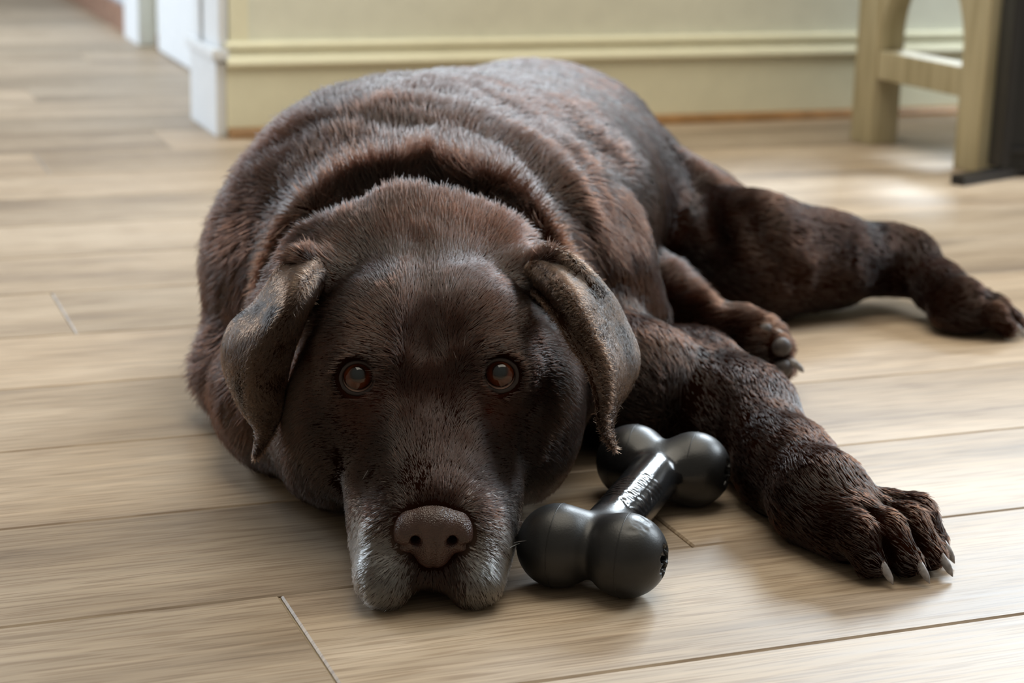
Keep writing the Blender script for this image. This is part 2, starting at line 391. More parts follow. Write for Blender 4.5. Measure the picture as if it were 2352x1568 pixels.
# muzzle
FD.cone(hp(0, -1.0, 8.8), hp(.0, 6.7, 4.9), .033, .0195, .03)
FD.cone(hp(0, -1.5, 6.6), hp(.2, 6.2, 4.3), .050, .030, .03)
for s in (-1, 1):
    FD.cone(hp(s*2.6+.35, 2.5, 4.4), hp(s*2.05+.25, 7.3, 3.4), .026, .0215, .015)
    FD.cone(hp(s*3.0+.35, 2.5, 2.5), hp(s*2.45-.15, 8.7, 1.75), .021, .0175, .010)
FD.cone(hp(0, -3, 3.2), hp(0, 6.0, 1.8), .032, .016, .015)
FD.ell(hp(0, 8.3, 2.1), (.016, .013, .011), HAX, .008)
FD.ell(hp(-.05, 11.4, .0), (.0150, .030, .0125), HAX, .005, True)

# ---- a photograph ray met with the sculpted surface, for drawing folds where they lie
def SURF(x, y, t0=.85, t1=2.3):
    d = ray(x, y); t = np.arange(t0, t1, .0012)
    p = CPOS+d*t[:, None]
    i = np.round((p-FD.lo)/FD.h).astype(int); ok = ((i >= 0) & (i < FD.n)).all(1)
    v = np.full(len(t), .06); v[ok] = FD.d[i[ok, 0], i[ok, 1], i[ok, 2]]
    k = np.argmax(v < 0)
    return p[k] if v[k] < 0 else None
def fold(pxs, wd, amt):
    pts = [SURF(*q) for q in pxs]; pts = [p for p in pts if p is not None]
    if len(pts) > 1: FD.line(pts, wd, amt)
# folds of the loose coat
fold([(620, 360), (720, 300), (830, 275), (930, 292), (1050, 300), (1160, 350), (1270, 445), (1345, 545), (1400, 650)], .013, .0018)
fold([(900, 235), (1060, 250), (1170, 300), (1270, 380), (1350, 480), (1420, 600)], .014, -.002)
fold([(1080, 205), (1200, 270), (1300, 350), (1380, 460), (1430, 560), (1470, 650)], .013, .002)
fold([(1375, 330), (1410, 400), (1440, 490)], .022, .007)
fold([(1460, 380), (1520, 480), (1560, 580)], .020, -.003)
fold([(1555, 340), (1610, 430), (1650, 560), (1668, 690)], .012, .007)
fold([(1700, 475), (1740, 560), (1830, 640)], .012, .004)
# head: median furrow, stop, sockets, cheek and lip lines
fold([(965, 560), (972, 680), (983, 800)], .010, .0035)
fold([(985, 800), (985, 900)], .016, .003)
for x in (822, 1148):
    fold([(x-70, 830), (x-30, 800), (x+30, 800), (x+70, 830)], .010, -.003)
fold([(880, 930), (870, 1010), (850, 1080)], .012, .001); fold([(1100, 930), (1130, 1000), (1150, 1080)], .012, .001)
fold([(1130, 930), (1200, 960), (1210, 1020)], .008, .003)
fold([(850, 1180), (840, 1260), (838, 1330)], .010, -.001)
# paws: clefts between the toes
for c in CLEFT: FD.line(c, .0045, .0042)
# eye sockets
EYEB = []
for k, (x, y) in enumerate(((822, 868), (1148, 862))):
    p = SURF(x, y); vd = -ray(x, y); vd /= np.linalg.norm(vd)
    ax = vd*.8+HF*.2+HR*(-.18, .18)[k]; ax /= np.linalg.norm(ax)
    B = p-vd*.0072; EYEB.append((B, ax, vd))
    FD.ell(B-vd*.002, (.0185, .0150, .0165), HAX, .012)
    FD.cone(B+vd*.004, B+vd*.030, .0104, .0118, .003, True)
FD.ell(hp(0, 9.6, 4.55), (.0175, .013, .0135), HAX, .003, True)
pts, quads = FD.polys()

# ------------------------------------------------------------------ ears: folded flaps joined into the body mesh
def spl(pts, n):
    """Catmull-Rom through pts, n samples"""
    p = np.array(pts, float); p = np.vstack([2*p[0]-p[1], p, 2*p[-1]-p[-2]]); m = len(p)-3; out = []
    for t in np.linspace(0, m, n):
        i = min(int(t), m-1); u = t-i; a, b, c, d = p[i:i+4]
        out.append(.5*((2*b)+(-a+c)*u+(2*a-5*b+4*c-d)*u*u+(-a+3*b-3*c+d)*u**3))
    return np.array(out)
def dsurf(x, y):
    p = SURF(x, y); return math.hypot(p[0], p[1])
def ear(front, back, dfront, dmid, dback, thick, ripple, ns=40, nc=25):
    Fp = spl(front, ns); Bp = spl(back, ns); df = spl([[v] for v in dfront], ns)[:, 0]; dm = spl([[v] for v in dmid], ns)[:, 0]; db = spl([[v] for v in dback], ns)[:, 0]
    g = np.zeros((ns, nc, 3))
    for i in range(ns):
        s = i/(ns-1)
        for j in range(nc):
            u = j/(nc-1); q = Fp[i]*(1-u)+Bp[i]*u
            d = df[i]*(1-u)**2+dm[i]*2*u*(1-u)+db[i]*u*u + ripple(s, u)
            g[i, j] = P(q[0], q[1], d)
    du = np.gradient(g, axis=1); ds = np.gradient(g, axis=0); nrm = np.cross(du, ds); nrm /= np.linalg.norm(nrm, axis=2, keepdims=True)+1e-9
    if (nrm[ns//2, nc//2] @ (CPOS-g[ns//2, nc//2])) < 0: nrm = -nrm
    u = np.linspace(0, 1, nc); prof = np.sqrt(np.clip(1-(2*u-1)**4, 0, 1))
    sp = np.sqrt(np.clip(1-np.linspace(0, 1, ns)**5, 0, 1))
    off = nrm*(thick*prof[None, :]*(.25+.75*sp[:, None]))[..., None]*.5
    v = np.vstack([(g+off).reshape(-1, 3), (g-off).reshape(-1, 3)]); n0 = ns*nc; f = []
    I = lambda i, j, k: k*n0+i*nc+j
    for i in range(ns-1):
        for j in range(nc-1):
            f.append((I(i, j, 0), I(i+1, j, 0), I(i+1, j+1, 0), I(i, j+1, 0))); f.append((I(i, j, 1), I(i, j+1, 1), I(i+1, j+1, 1), I(i+1, j, 1)))
    for i in range(ns-1):
        f.append((I(i, 0, 0), I(i, 0, 1), I(i+1, 0, 1), I(i+1, 0, 0))); f.append((I(i, nc-1, 0), I(i+1, nc-1, 0), I(i+1, nc-1, 1), I(i, nc-1, 1)))
    for j in range(nc-1):
        f.append((I(0, j, 0), I(0, j+1, 0), I(0, j+1, 1), I(0, j, 1))); f.append((I(ns-1, j, 0), I(ns-1, j, 1), I(ns-1, j+1, 1), I(ns-1, j+1, 0)))
    # make the winding point outwards
    a, b, c, d = f[0]; nn = np.cross(v[b]-v[a], v[c]-v[a])
    if nn @ nrm[0, 0] < 0: f = [q[::-1] for q in f]
    return v, f
ear_l = ear([(765, 640), (722, 690), (698, 748), (676, 810), (660, 880), (652, 940), (634, 985), (612, 1020), (585, 1052)],
            [(700, 560), (640, 612), (585, 692), (530, 740), (509, 800), (520, 866), (550, 930), (588, 985), (582, 1050)],
            [dsurf(765, 640)+.010, 1.150, 1.142, 1.140, 1.140, 1.142, 1.145, 1.15, 1.152], [dsurf(735, 600)+.008, 1.138, 1.120, 1.115, 1.116, 1.122, 1.132, 1.144, 1.152],
            [dsurf(700, 575)+.012, 1.188, 1.190, 1.188, 1.180, 1.172, 1.165, 1.158, 1.153], .0065,
            lambda s, u: .006*math.sin(u*9+1.2)*max(0, 1-s*1.7))
ear_r = ear([(1195, 645), (1250, 692), (1284, 742), (1312, 795), (1345, 850), (1364, 910), (1372, 965), (1388, 1005), (1412, 1034)],
            [(1255, 555), (1330, 596), (1400, 665), (1440, 735), (1468, 812), (1456, 872), (1420, 925), (1404, 975), (1413, 1033)],
            [dsurf(1195, 645)+.010, 1.150, 1.130, 1.118, 1.108, 1.102, 1.100, 1.100, 1.102], [dsurf(1225, 600)+.008, 1.142, 1.124, 1.115, 1.110, 1.106, 1.102, 1.101, 1.102],
            [dsurf(1255, 575)+.012, 1.185, 1.185, 1.182, 1.175, 1.158, 1.135, 1.115, 1.103], .0065,
            lambda s, u: .007*math.sin(u*11+.4)*max(0, 1-s*1.2))
# ------------------------------------------------------------------ body mesh
def tri_mesh(name, V, Fq):
    me = bpy.data.meshes.new(name); n = len(Fq)
    me.vertices.add(len(V)); me.vertices.foreach_set('co', np.asarray(V, np.float32).ravel())
    me.loops.add(n*4); me.loops.foreach_set('vertex_index', np.asarray(Fq, np.int32).ravel())
    me.polygons.add(n); me.polygons.foreach_set('loop_start', np.arange(0, n*4, 4, dtype=np.int32))
    me.update(calc_edges=True); me.validate()
    me.polygons.foreach_set('use_smooth', np.ones(n, bool)); return me
def fair(V, Fq, it=3, lam=.5):
    """light Laplacian fairing of the voxel surface"""
    e = np.vstack([Fq[:, [0, 1]], Fq[:, [1, 2]], Fq[:, [2, 3]], Fq[:, [3, 0]]]); n = len(V)
    for q in range(it*2):
        s = np.zeros_like(V); c = np.zeros(n)
        for k in range(3):
            s[:, k] = np.bincount(e[:, 0], V[e[:, 1], k], n)+np.bincount(e[:, 1], V[e[:, 0], k], n)
        c = np.bincount(e[:, 0], minlength=n)+np.bincount(e[:, 1], minlength=n)
        V = V+(lam if q % 2 == 0 else -lam*.96)*(s/c[:, None]-V)
    return V
pts = fair(np.asarray(pts, float), np.asarray(quads), 4)
pts[:, 2] = np.maximum(pts[:, 2], .0006)
allv = [pts]; allf = [np.asarray(quads)]
nb = len(pts)
for v, f in (ear_l, ear_r):
    allf.append(np.asarray(f)+sum(len(a) for a in allv)); allv.append(v)
BV = np.vstack(allv); BF = np.vstack(allf)
M['skin'] = plain('skin', (.06, .028, .016), .45)
dog_me = tri_mesh('chocolate_dog', BV, BF)
dog = link('chocolate_dog', dog_me, M['skin'])
tag(dog, 'chocolate brown dog with a greying muzzle lying with its chin on the floor', 'dog')

# ------------------------------------------------------------------ eyes
def frame(ax):
    w_ = Vector(ax).normalized(); u_ = Vector((0, 0, 1)).cross(w_).normalized(); v_ = w_.cross(u_)
    return Matrix((u_, v_, w_)).transposed()
def eye_material():
    a = N('eye'); tc = a.n('TexCoord'); sp = a.n('SeparateXYZ'); a.l(tc.outputs['Object'], sp.inputs[0])
    cb = a.n('CombineXYZ'); a.l(sp.outputs[0], cb.inputs[0]); a.l(sp.outputs[1], cb.inputs[1])
    ln = a.n('VectorMath', operation='LENGTH'); a.l(cb.outputs[0], ln.inputs[0])
    sc = a.n('Math', operation='MULTIPLY'); a.l(ln.outputs['Value'], sc.inputs[0]); sc.inputs[1].default_value = 100.0
    nz = a.n('TexNoise', i_Scale=900.0, i_Detail=3.0); a.l(tc.outputs['Object'], nz.inputs['Vector'])
    r = a.ramp(sc.outputs[0], [(.0, (.016, .021, .024)), (.31, (.013, .017, .020)), (.42, (.012, .006, .004)), (.60, (.085, .020, .006)), (.80, (.055, .012, .004)), (.87, (.008, .003, .002)), (.93, (.32, .22, .19)), (1.0, (.45, .34, .30))])
    c = a.mix(.25, r.outputs[0], nz.outputs[0], 'MULTIPLY'); a.l(c, a.b.inputs['Base Color'])
    a.set(Roughness=.03)
    return a.m
M['eye'] = eye_material()
M['lid'] = plain('eyelid_rim', (.014, .006, .0045), .55, .1, 200)
M['lidpale'] = plain('eyelid_edge', (.16, .075, .055), .3, .1, 200)
def torus(name, R, r, mat, parent, sx=1.0, sy=1.0, n=40, k=12):
    v = []; f = []
    for i in range(n):
        a = 2*math.pi*i/n
        for j in range(k):
            b = 2*math.pi*j/k; rr = R+r*math.cos(b)
            v.append((rr*math.cos(a)*sx, rr*math.sin(a)*sy, r*math.sin(b)))
            f.append((i*k+j, ((i+1) % n)*k+j, ((i+1) % n)*k+(j+1) % k, i*k+(j+1) % k))
    return mesh(name, v, f, mat, parent, True)
for B, ax, vd in EYEB:
    v = []; f = []; n, m = 40, 28; Rr = .0112
    for i in range(m+1):
        th = math.pi*i/m
        for j in range(n):
            ph = 2*math.pi*j/n; rr = Rr+(.0009*max(0, 1-(th/.62)**2) if th < .62 else 0)
            v.append((rr*math.sin(th)*math.cos(ph), rr*math.sin(th)*math.sin(ph), rr*math.cos(th)))
    for i in range(m):
        for j in range(n): f.append((i*n+j, (i+1)*n+j, (i+1)*n+(j+1) % n, i*n+(j+1) % n))
    e = mesh('eye', v, f, M['eye'], dog, True)
    look = vd*.93+np.array([0, 0, .26]); e.matrix_local = Matrix.Translation(B) @ frame(look).to_4x4()
    e['label'] = 'amber brown eye with a cloudy pupil'
    t = torus('eyelid', .0103, .0019, M['lid'], dog, 1.03, .93); t.matrix_local = Matrix.Translation(B+vd*.0066) @ frame(vd).to_4x4()
# ------------------------------------------------------------------ nose leather
FN = Field(hp(0, 9, 4.6)-.045, hp(0, 9, 4.6)+.045, .0009)
FN.ell(hp(0, 8.6, 5.0), (.0185, .0165, .0128), hax(12), .004)
FN.ell(hp(0, 8.9, 4.3), (.0140, .0150, .0140), HAX, .004)
for s in (-1, 1):
    FN.ell(hp(s*1.38, 8.75, 4.55), (.0086, .0135, .0128), hax(0, s*-14), .004)
FN.ell(hp(0, 9.2, 3.3), (.0095, .0085, .0075), HAX, .006)
for s in (-1, 1):
    FN.chain([hp(s*.86, 10.75, 4.45), hp(s*1.05, 10.6, 4.2), hp(s*1.5, 10.2, 4.02), hp(s*2.0, 9.6, 4.05)], [.0026, .0034, .0022, .0012], .002, True)
    FN.cone(hp(s*.98, 10.6, 4.28), hp(s*1.05, 8.9, 4.6), .0032, .0026, .002, True)
FN.line([hp(0, 10.4, 4.3), hp(0, 10.35, 3.9), hp(0, 10.1, 3.2), hp(0, 9.8, 2.7)], .0016, .0022)
nv, nq = FN.polys(); nv = fair(np.asarray(nv, float), np.asarray(nq), 3)
def nose_material():
    a = N('nose_leather'); tc = a.n('TexCoord'); vo = a.n('TexVoronoi', i_Scale=1150.0, feature='F1'); a.l(tc.outputs['Object'], vo.inputs['Vector'])
    nz = a.n('TexNoise', i_Scale=120.0, i_Detail=4.0); a.l(tc.outputs['Object'], nz.inputs['Vector'])
    r = a.ramp(nz.outputs[0], [(.3, (.034, .0155, .012)), (.7, (.062, .031, .025))]); a.l(r.outputs[0], a.b.inputs['Base Color'])
    a.set(Roughness=.30); a.bump(vo.outputs['Distance'], .8, .0005); return a.m
M['nose'] = nose_material()
nose = link('nose', tri_mesh('nose', nv, nq), M['nose'], dog); nose['label'] = 'moist liver brown nose'

# ------------------------------------------------------------------ claws and toe pads
M['claw'] = plain('claw_horn', (.30, .29, .30), .25, .15, 300)
M['pad'] = plain('toe_pad', (.055, .045, .045), .5, .15, 250)
def claw(a, b, r, drop):
    a = Vector(a); b = Vector(b); v = []; f = []; n, k = 8, 10; c = (a+b)/2+Vector((0, 0, drop))
    for i in range(n+1):
        t = i/n; p = a*(1-t)**2+c*2*t*(1-t)+b*t*t; d = ((c-a)*(1-t)+(b-c)*t).normalized()
        s1 = d.cross(Vector((0, 0, 1))).normalized(); s2 = s1.cross(d); rr = r*(1-.35*t)*math.sqrt(max(0, 1-t**7))+.0003
        for j in range(k):
            q = 2*math.pi*j/k; v.append(p+s1*rr*math.cos(q)*.8+s2*rr*math.sin(q))
    for i in range(n):
        for j in range(k): f.append((i*k+j, i*k+(j+1) % k, (i+1)*k+(j+1) % k, (i+1)*k+j))
    f += [list(range(k))[::-1], list(range(n*k, n*k+k))]
    return mesh('claw', v, f, M['claw'], dog, True)
for toes, e, r in ((toeA, eA, .0036), (toeB, eB, .0034)):
    for t in toes:
        a = t[2]+np.array([0, 0, .004])-e*.001; claw(a, t[2]+e*.018+np.array([0, 0, .0025-t[2][2]]), r, .006)
for t, s in zip(toeC, (1, 1.1, 1.1, 1)):
    d = t-soleC; d /= np.linalg.norm(d); c = t+d*.004-ray(1780, 800)/np.linalg.norm(ray(1780, 800))*.0095
    bm = bmesh.new(); bmesh.ops.create_uvsphere(bm, u_segments=14, v_segments=9, radius=1)
    for v in bm.verts: v.co = Vector(c)+Vector((v.co.x*.0075*s, v.co.y*.006, v.co.z*.0068*s))
    me = bpy.data.meshes.new('toe_pad'); bm.to_mesh(me); bm.free(); me.polygons.foreach_set('use_smooth', [True]*len(me.polygons)); link('toe_pad', me, M['pad'], dog)
for t in (toeC[0], toeC[2]):
    claw(t+np.array([.002, -.010, .006]), t+np.array([.012, -.019, -.001]), .0032, .004)

# ------------------------------------------------------------------ fur
ctrl = []      # position, flow direction, length (m), lift
def fc(p, d, L, lift=.30):
    d = np.array(d, float); ctrl.append((np.array(p, float), d/np.linalg.norm(d), L, lift))
DN = np.array([0, 0, -1.0])
fc(hp(0, 9, 6.6), -HF, .0036); fc(hp(0, 5, 8.2), -HF, .0058); fc(hp(0, 1, 10.6), -HF, .006); fc(hp(0, -3, 14.3), -HF, .008); fc(hp(0, -8, 17.2), -HF, .011, .4)
for s in (-1, 1):
    r = HR*s
    fc(hp(s*3.6, -2, 14), -HF*.8+r*.5, .007); fc(hp(s*6.5, -6, 14), -HF*.6+r*.5+DN*.4, .010, .35); fc(hp(s*4.5, 1.6, 8.6), -HF*.5+r*.8+DN*.3, .0055)
    fc(hp(s*4.2, .8, 12.4), -HF*.4+r*.9, .005); fc(hp(s*6.8, -2, 8), -HF*.7+r*.3+DN*.7, .009); fc(hp(s*6.5, -5, 3.5), -HF*.7+DN*.6, .011)
    fc(hp(s*3.4, 5, 5.6), -HF*.8+r*.3+DN*.5, .0050); fc(hp(s*4.2, 6, 3), -HF*.55+r*.1+DN*.8, .0060, .4); fc(hp(s*2.6, 9.6, 2.6), r*.55+DN*.8-HF*.2, .0060, .45)
    fc(hp(s*.8, 10, 2.4), r*.4+DN*.9, .0045, .45); fc(hp(s*2.3, 9.4, 4.0), r*.9+DN*.5-HF*.3, .0040, .4)
    fc(hp(s*9, -12, 13), -HF*.6+DN*.5, .016, .4)
fc(hp(0, -14, 20), -HF, .016, .5); fc(hp(-8, -15, 8), -HF*.5+DN*.7, .016, .4); fc(hp(0, -22, 20), -HF, .021, .55)
def ax2(az): return np.array([math.sin(R_(az)), math.cos(R_(az)), 0])
for (x, y, z, az, L, lf) in ((.30, 1.40, .14, 18, .021, .55), (.38, 1.42, .21, 20, .022, .6), (.45, 1.42, .23, 26, .020, .5), (.28, 1.36, .05, 20, .018, .5), (.55, 1.55, .23, 34, .016, .3),
                             (.52, 1.35, .17, 28, .018, .4), (.66, 1.45, .12, 36, .014, .25), (.66, 1.68, .205, 38, .014, .25), (.72, 1.78, .20, 40, .014, .25), (.80, 1.62, .12, 45, .013, .25), (.60, 1.40, .16, 33, .015, .3), (.36, 1.55, .18, 25, .02, .5)):
    fc((x, y, z), ax2(az)*.8+DN*.55, L, lf)
for ch, L in ((fore, .0075), (hind, .0080), (meta, .0065)):
    for a, b in zip(ch[:-1], ch[1:]):
        for off in (-.02, .03): fc((np.array(a)+np.array(b))/2+np.array([0, 0, off]), np.array(b)-np.array(a)+DN*.01, L, .28)
fc((.59, 1.31, .10), np.array([.1, -.2, -.8]), .012); fc((.32, 1.30, .04), np.array([.1, -.5, -.6]), .012)
for t, e in ((toeA, eA), (toeB, eB)):
    for q in t: fc(q[0]+np.array([0, 0, .01]), e, .007, .3); fc(q[2], e+DN*.3, .005, .3)
fc(soleC, np.array([.8, -.3, -.2]), .008); fc(G(1660, 760, .05), np.array([.8, -.4, -.2]), .010)
CP = np.array([c[0] for c in ctrl]); CD = np.array([c[1] for c in ctrl]); CL = np.array([c[2] for c in ctrl]); CF = np.array([c[3] for c in ctrl])

def smooth(a, b, x): t = np.clip((x-a)/(b-a), 0, 1); return t*t*(3-2*t)
def vnoise(p, sc, seed=0):
    """cheap smooth noise in [-1,1]"""
    rg = np.random.default_rng(seed); out = np.zeros(len(p))
    for i in range(6):
        k = rg.normal(size=3)*sc; out += np.sin(p@k+rg.uniform(0, 6.3))
    return out/3.5
def head_rfz(p):
    q = p-np.array([HO[0], HO[1], 0]); return (q@HR)*100, (q@HF)*100, q[:, 2]*100
CHOC = np.array([.0112, .0038, .0020]); DARK = np.array([.019, .0080, .0052]); RED = np.array([.058, .0165, .006]); GREY = np.array([.78, .72, .68]); TAN = np.array([.11, .055, .030])
def coat(p, isear):
    """pigment of the coat at a point: chocolate, redder patches, grey hairs on the muzzle"""
    n = len(p); c = np.tile(CHOC, (n, 1)); nz = vnoise(p, 45, 3)*.6+vnoise(p, 130, 5)*.4
    t = np.clip(.5+.5*nz, 0, 1)[:, None]; c = c*(.75+.5*t)
    c = c*(1-.20*smooth(.2, .9, vnoise(p, 28, 9))[:, None])+RED*(.20*smooth(.2, .9, vnoise(p, 28, 9))[:, None])
    r, f, z = head_rfz(p)
    for k, s in enumerate((-1, 1)):      # reddish skin at the inner corner of the eyes
        q = hp(s*2.9, 1.2, 9.6); m = np.exp(-((p-q)**2).sum(1)/.016**2)[:, None]*.7
        c = c*(1-m)+np.array([.10, .026, .014])*m
    if isear is not None: c = np.where(isear[:, None], c*.72+TAN*.28*(.6+.4*t), c)
    g = smooth(2.5, 6.5, f)*smooth(6.0, 3.4, z)*smooth(.9, 2.2, np.abs(r-.1))
    g = np.maximum(g, .12*smooth(5.5, 7.0, f)*smooth(8, 5, z)*smooth(.6, 2.0, np.abs(r)))
    g = np.clip(g*(1.0+.3*vnoise(p, 160, 11)), 0, 1)*(np.linalg.norm(p-hp(0, 6, 4), axis=1) < .09)
    return c, g
M_h = bpy.data.materials.new('dog_fur'); M_h.use_nodes = True; nt = M_h.node_tree; nt.nodes.remove(nt.nodes['Principled BSDF'])
hb = nt.nodes.new('ShaderNodeBsdfHairPrincipled'); hb.parametrization = 'COLOR'
at = nt.nodes.new('ShaderNodeAttribute'); at.attribute_name = 'pigment'
nt.links.new(at.outputs['Color'], hb.inputs['Color']); hb.inputs['Roughness'].default_value = .22; hb.inputs['Radial Roughness'].default_value = .45
hb.inputs['Coat'].default_value = .0; hb.inputs['IOR'].default_value = 1.46
nt.links.new(hb.outputs[0], nt.nodes['Material Output'].inputs['Surface'])

def make_fur(name, count, dens, lscale, width, seed):
    rg = np.random.default_rng(seed)
    T = np.vstack([BF[:, [0, 1, 2]], BF[:, [0, 2, 3]]]); A, B_, C_ = BV[T[:, 0]], BV[T[:, 1]], BV[T[:, 2]]
    fn = np.cross(B_-A, C_-A); ar = np.linalg.norm(fn, axis=1)*.5
    vn = np.zeros_like(BV)
    for k in range(3): 
        for q in range(3): vn[:, q] += np.bincount(T[:, k], fn[:, q], len(BV))
    vn /= np.linalg.norm(vn, axis=1, keepdims=True)+1e-12
    cen = (A+B_+C_)/3; wgt = ar*dens(cen)*np.where((np.arange(len(T)) % len(BF)) >= len(quads), 3.0, 1.0)
    nn = fn/(np.linalg.norm(fn, axis=1, keepdims=True)+1e-12); view = CPOS-cen; view /= np.linalg.norm(view, axis=1, keepdims=True)
    facing = (nn*view).sum(1); wgt *= np.where(facing > -.25, 1, .12); wgt *= np.where((cen[:, 2] < .004) & (nn[:, 2] < -.5), 0, 1)
    for Bc, ax, vd in EYEB:
        q = cen-Bc; along = q@vd; rad = np.linalg.norm(q-along[:, None]*vd, axis=1); wgt *= ~((rad < .0125) & (along > -.01))
    i = np.clip(np.round((cen-FN.lo)/FN.h).astype(int), 0, FN.n-1); inn = ((cen > FN.lo) & (cen < FN.lo+FN.h*(FN.n-1))).all(1)
    wgt *= ~(inn & (FN.d[i[:, 0], i[:, 1], i[:, 2]] < .0008))
    fi = rg.choice(len(T), count, p=wgt/wgt.sum()); u = rg.random(count); v = rg.random(count); sw = u+v > 1; u[sw] = 1-u[sw]; v[sw] = 1-v[sw]; w0 = 1-u-v
    p = A[fi]*w0[:, None]+B_[fi]*u[:, None]+C_[fi]*v[:, None]
    n = vn[T[fi, 0]]*w0[:, None]+vn[T[fi, 1]]*u[:, None]+vn[T[fi, 2]]*v[:, None]; n /= np.linalg.norm(n, axis=1, keepdims=True)+1e-12
    D = np.zeros((count, 3)); L = np.zeros(count); lf = np.zeros(count)
    for a in range(0, count, 40000):
        sl = slice(a, a+40000); d2 = ((p[sl][:, None, :]-CP[None])**2).sum(2)+2e-5; wq = d2**-2.2; wq /= wq.sum(1, keepdims=True)
        D[sl] = wq@CD; L[sl] = wq@CL; lf[sl] = wq@CF
    ear0 = len(quads); isear = (fi % len(BF)) >= ear0
    el = P(583, 1052, 1.15)-P(660, 640, 1.16); er = P(1412, 1034, 1.10)-P(1310, 640, 1.15); mid = p@HR > HO@HR
    D = np.where(isear[:, None], np.where(mid[:, None], er, el), D); L = np.where(isear, .0042, L); lf = np.where(isear, .15, lf)
    # wander of the coat
    D += np.stack([vnoise(p, 60, 21), vnoise(p, 60, 22), vnoise(p, 60, 23)], 1)*.14+rg.normal(size=(count, 3))*.07
    D -= (D*n).sum(1, keepdims=True)*n; D /= np.linalg.norm(D, axis=1, keepdims=True)+1e-9
    L = L*lscale*(1+.22*rg.normal(size=count)).clip(.4, 1.7)
    lf = np.clip(lf*.62*(1+.5*vnoise(p, 110, 31))+rg.normal(size=count)*.04, .05, .9)
    s = np.linspace(0, 1, 5)[None, :, None]
    tuft = np.stack([vnoise(p, 240, 41), vnoise(p, 240, 42), vnoise(p, 240, 43)], 1)[:, None, :]*.07
    pos = p[:, None, :]-n[:, None, :]*.0002+L[:, None, None]*(s*D[:, None, :]*np.sqrt(1-np.minimum(lf, .8)**2)[:, None, None]+n[:, None, :]*lf[:, None, None]*(s-.55*s*s)+tuft*s*s)
    pos[:, :, 2] = np.maximum(pos[:, :, 2], .0008)
    c, g = coat(p, isear)
    c = c*(1+.18*rg.normal(size=(count, 1))).clip(.5, 1.6)
    wh = rg.random(count) < g; c = np.where(wh[:, None], GREY*(.75+.35*rg.random((count, 1))), c)
    hc = bpy.data.hair_curves.new(name); hc.add_curves([5]*count)
    hc.attributes['position'].data.foreach_set('vector', pos.astype(np.float32).ravel())
    ra = hc.attributes.get('radius') or hc.attributes.new('radius', 'FLOAT', 'POINT')
    wd = width(p)*(1+.2*rg.normal(size=count)).clip(.5, 1.6)
    ra.data.foreach_set('value', (wd[:, None]*np.array([.9, 1, .9, .65, .15])[None]).astype(np.float32).ravel())
    ca = hc.attributes.new('pigment', 'FLOAT_COLOR', 'CURVE')
    ca.data.foreach_set('color', np.hstack([c, np.ones((count, 1))]).astype(np.float32).ravel())
    hc.materials.append(M_h); o = bpy.data.objects.new(name, hc); C.objects.link(o); o.parent = dog; o['kind'] = 'stuff'
    return o
HC = hp(0, 0, 9)
def dens(p): d = np.linalg.norm(p-HC, axis=1); return .30+2.0*np.exp(-(d/.155)**2)+2.2*np.exp(-(np.linalg.norm(p-hp(0, 7, 4), axis=1)/.045)**2)
def wid(p): d = np.linalg.norm(p-HC, axis=1); return .000225-.000095*np.exp(-(d/.14)**2)
make_fur('fur', 400000, dens, 1.0, wid, 5)
# skin pigment follows the coat
col = dog_me.attributes.new('pigment', 'FLOAT_COLOR', 'POINT'); cc, gg = coat(BV, np.arange(len(BV)) >= nb)
cc = cc*.8*(1-gg[:, None]*.6)+np.array([.06, .042, .034])*gg[:, None]*.6
cc[nb:] *= .45
col.data.foreach_set('color', np.hstack([cc, np.ones((len(cc), 1))]).astype(np.float32).ravel())
a_ = N('dog_skin'); an = a_.n('Attribute', attribute_name='pigment'); a_.l(an.outputs['Color'], a_.b.inputs['Base Color']); a_.set(Roughness=.85, **{'Specular IOR Level': .0})
nzs = a_.n('TexNoise', i_Scale=400.0); a_.bump(nzs.outputs[0], .3, .0005)
dog_me.materials.clear(); dog_me.materials.append(a_.m)

# ------------------------------------------------------------------ whiskers and brow bristles
wk = []
for (x, y, dx, dy, n) in ((1192, 1197, 34, 2, 1), (1180, 1246, 30, -8, 1), (1170, 1258, 24, -14, 1), (1188, 1235, 26, 6, 1), (832, 1300, -30, 2, 1), (838, 1275, -24, -6, 1), (1065, 800, 4, -34, 1), (1100, 800, 16, -24, 1), (905, 795, 14, -20, 1),
                          (880, 800, 10, -26, 1), (1050, 830, -8, -26, 1), (835, 735, 45, 32, 1), (800, 720, 50, 38, 1), (845, 1080, -12, 18, 1), (1125, 1130, 20, 10, 1)):
    a0 = SURF(x, y)
    if a0 is None: continue
    k = np.linalg.norm(a0-CPOS)/FPX; d = (CR*dx-CU*dy)*k; o_ = -ray(x, y)*.35*np.linalg.norm(d)
    t = np.linspace(0, 1, 5)[:, None]; wk.append(a0+d*t+o_*(t-.5*t*t)+np.array([0, 0, -.12])*np.linalg.norm(d)*t*t)
hc = bpy.data.hair_curves.new('whiskers'); hc.add_curves([5]*len(wk)); hc.attributes['position'].data.foreach_set('vector', np.array(wk, np.float32).ravel())
ra = hc.attributes.get('radius') or hc.attributes.new('radius', 'FLOAT', 'POINT'); ra.data.foreach_set('value', np.tile(np.array([.00022, .0002, .00017, .00012, .00004], np.float32), len(wk)))
ca = hc.attributes.new('pigment', 'FLOAT_COLOR', 'CURVE'); ca.data.foreach_set('color', np.tile(np.array([.75, .72, .70, 1], np.float32), len(wk)))
hc.materials.append(M_h); wo = bpy.data.objects.new('whiskers', hc); C.objects.link(wo); wo.parent = dog; wo['kind'] = 'stuff'; wo['label'] = 'long pale whiskers'

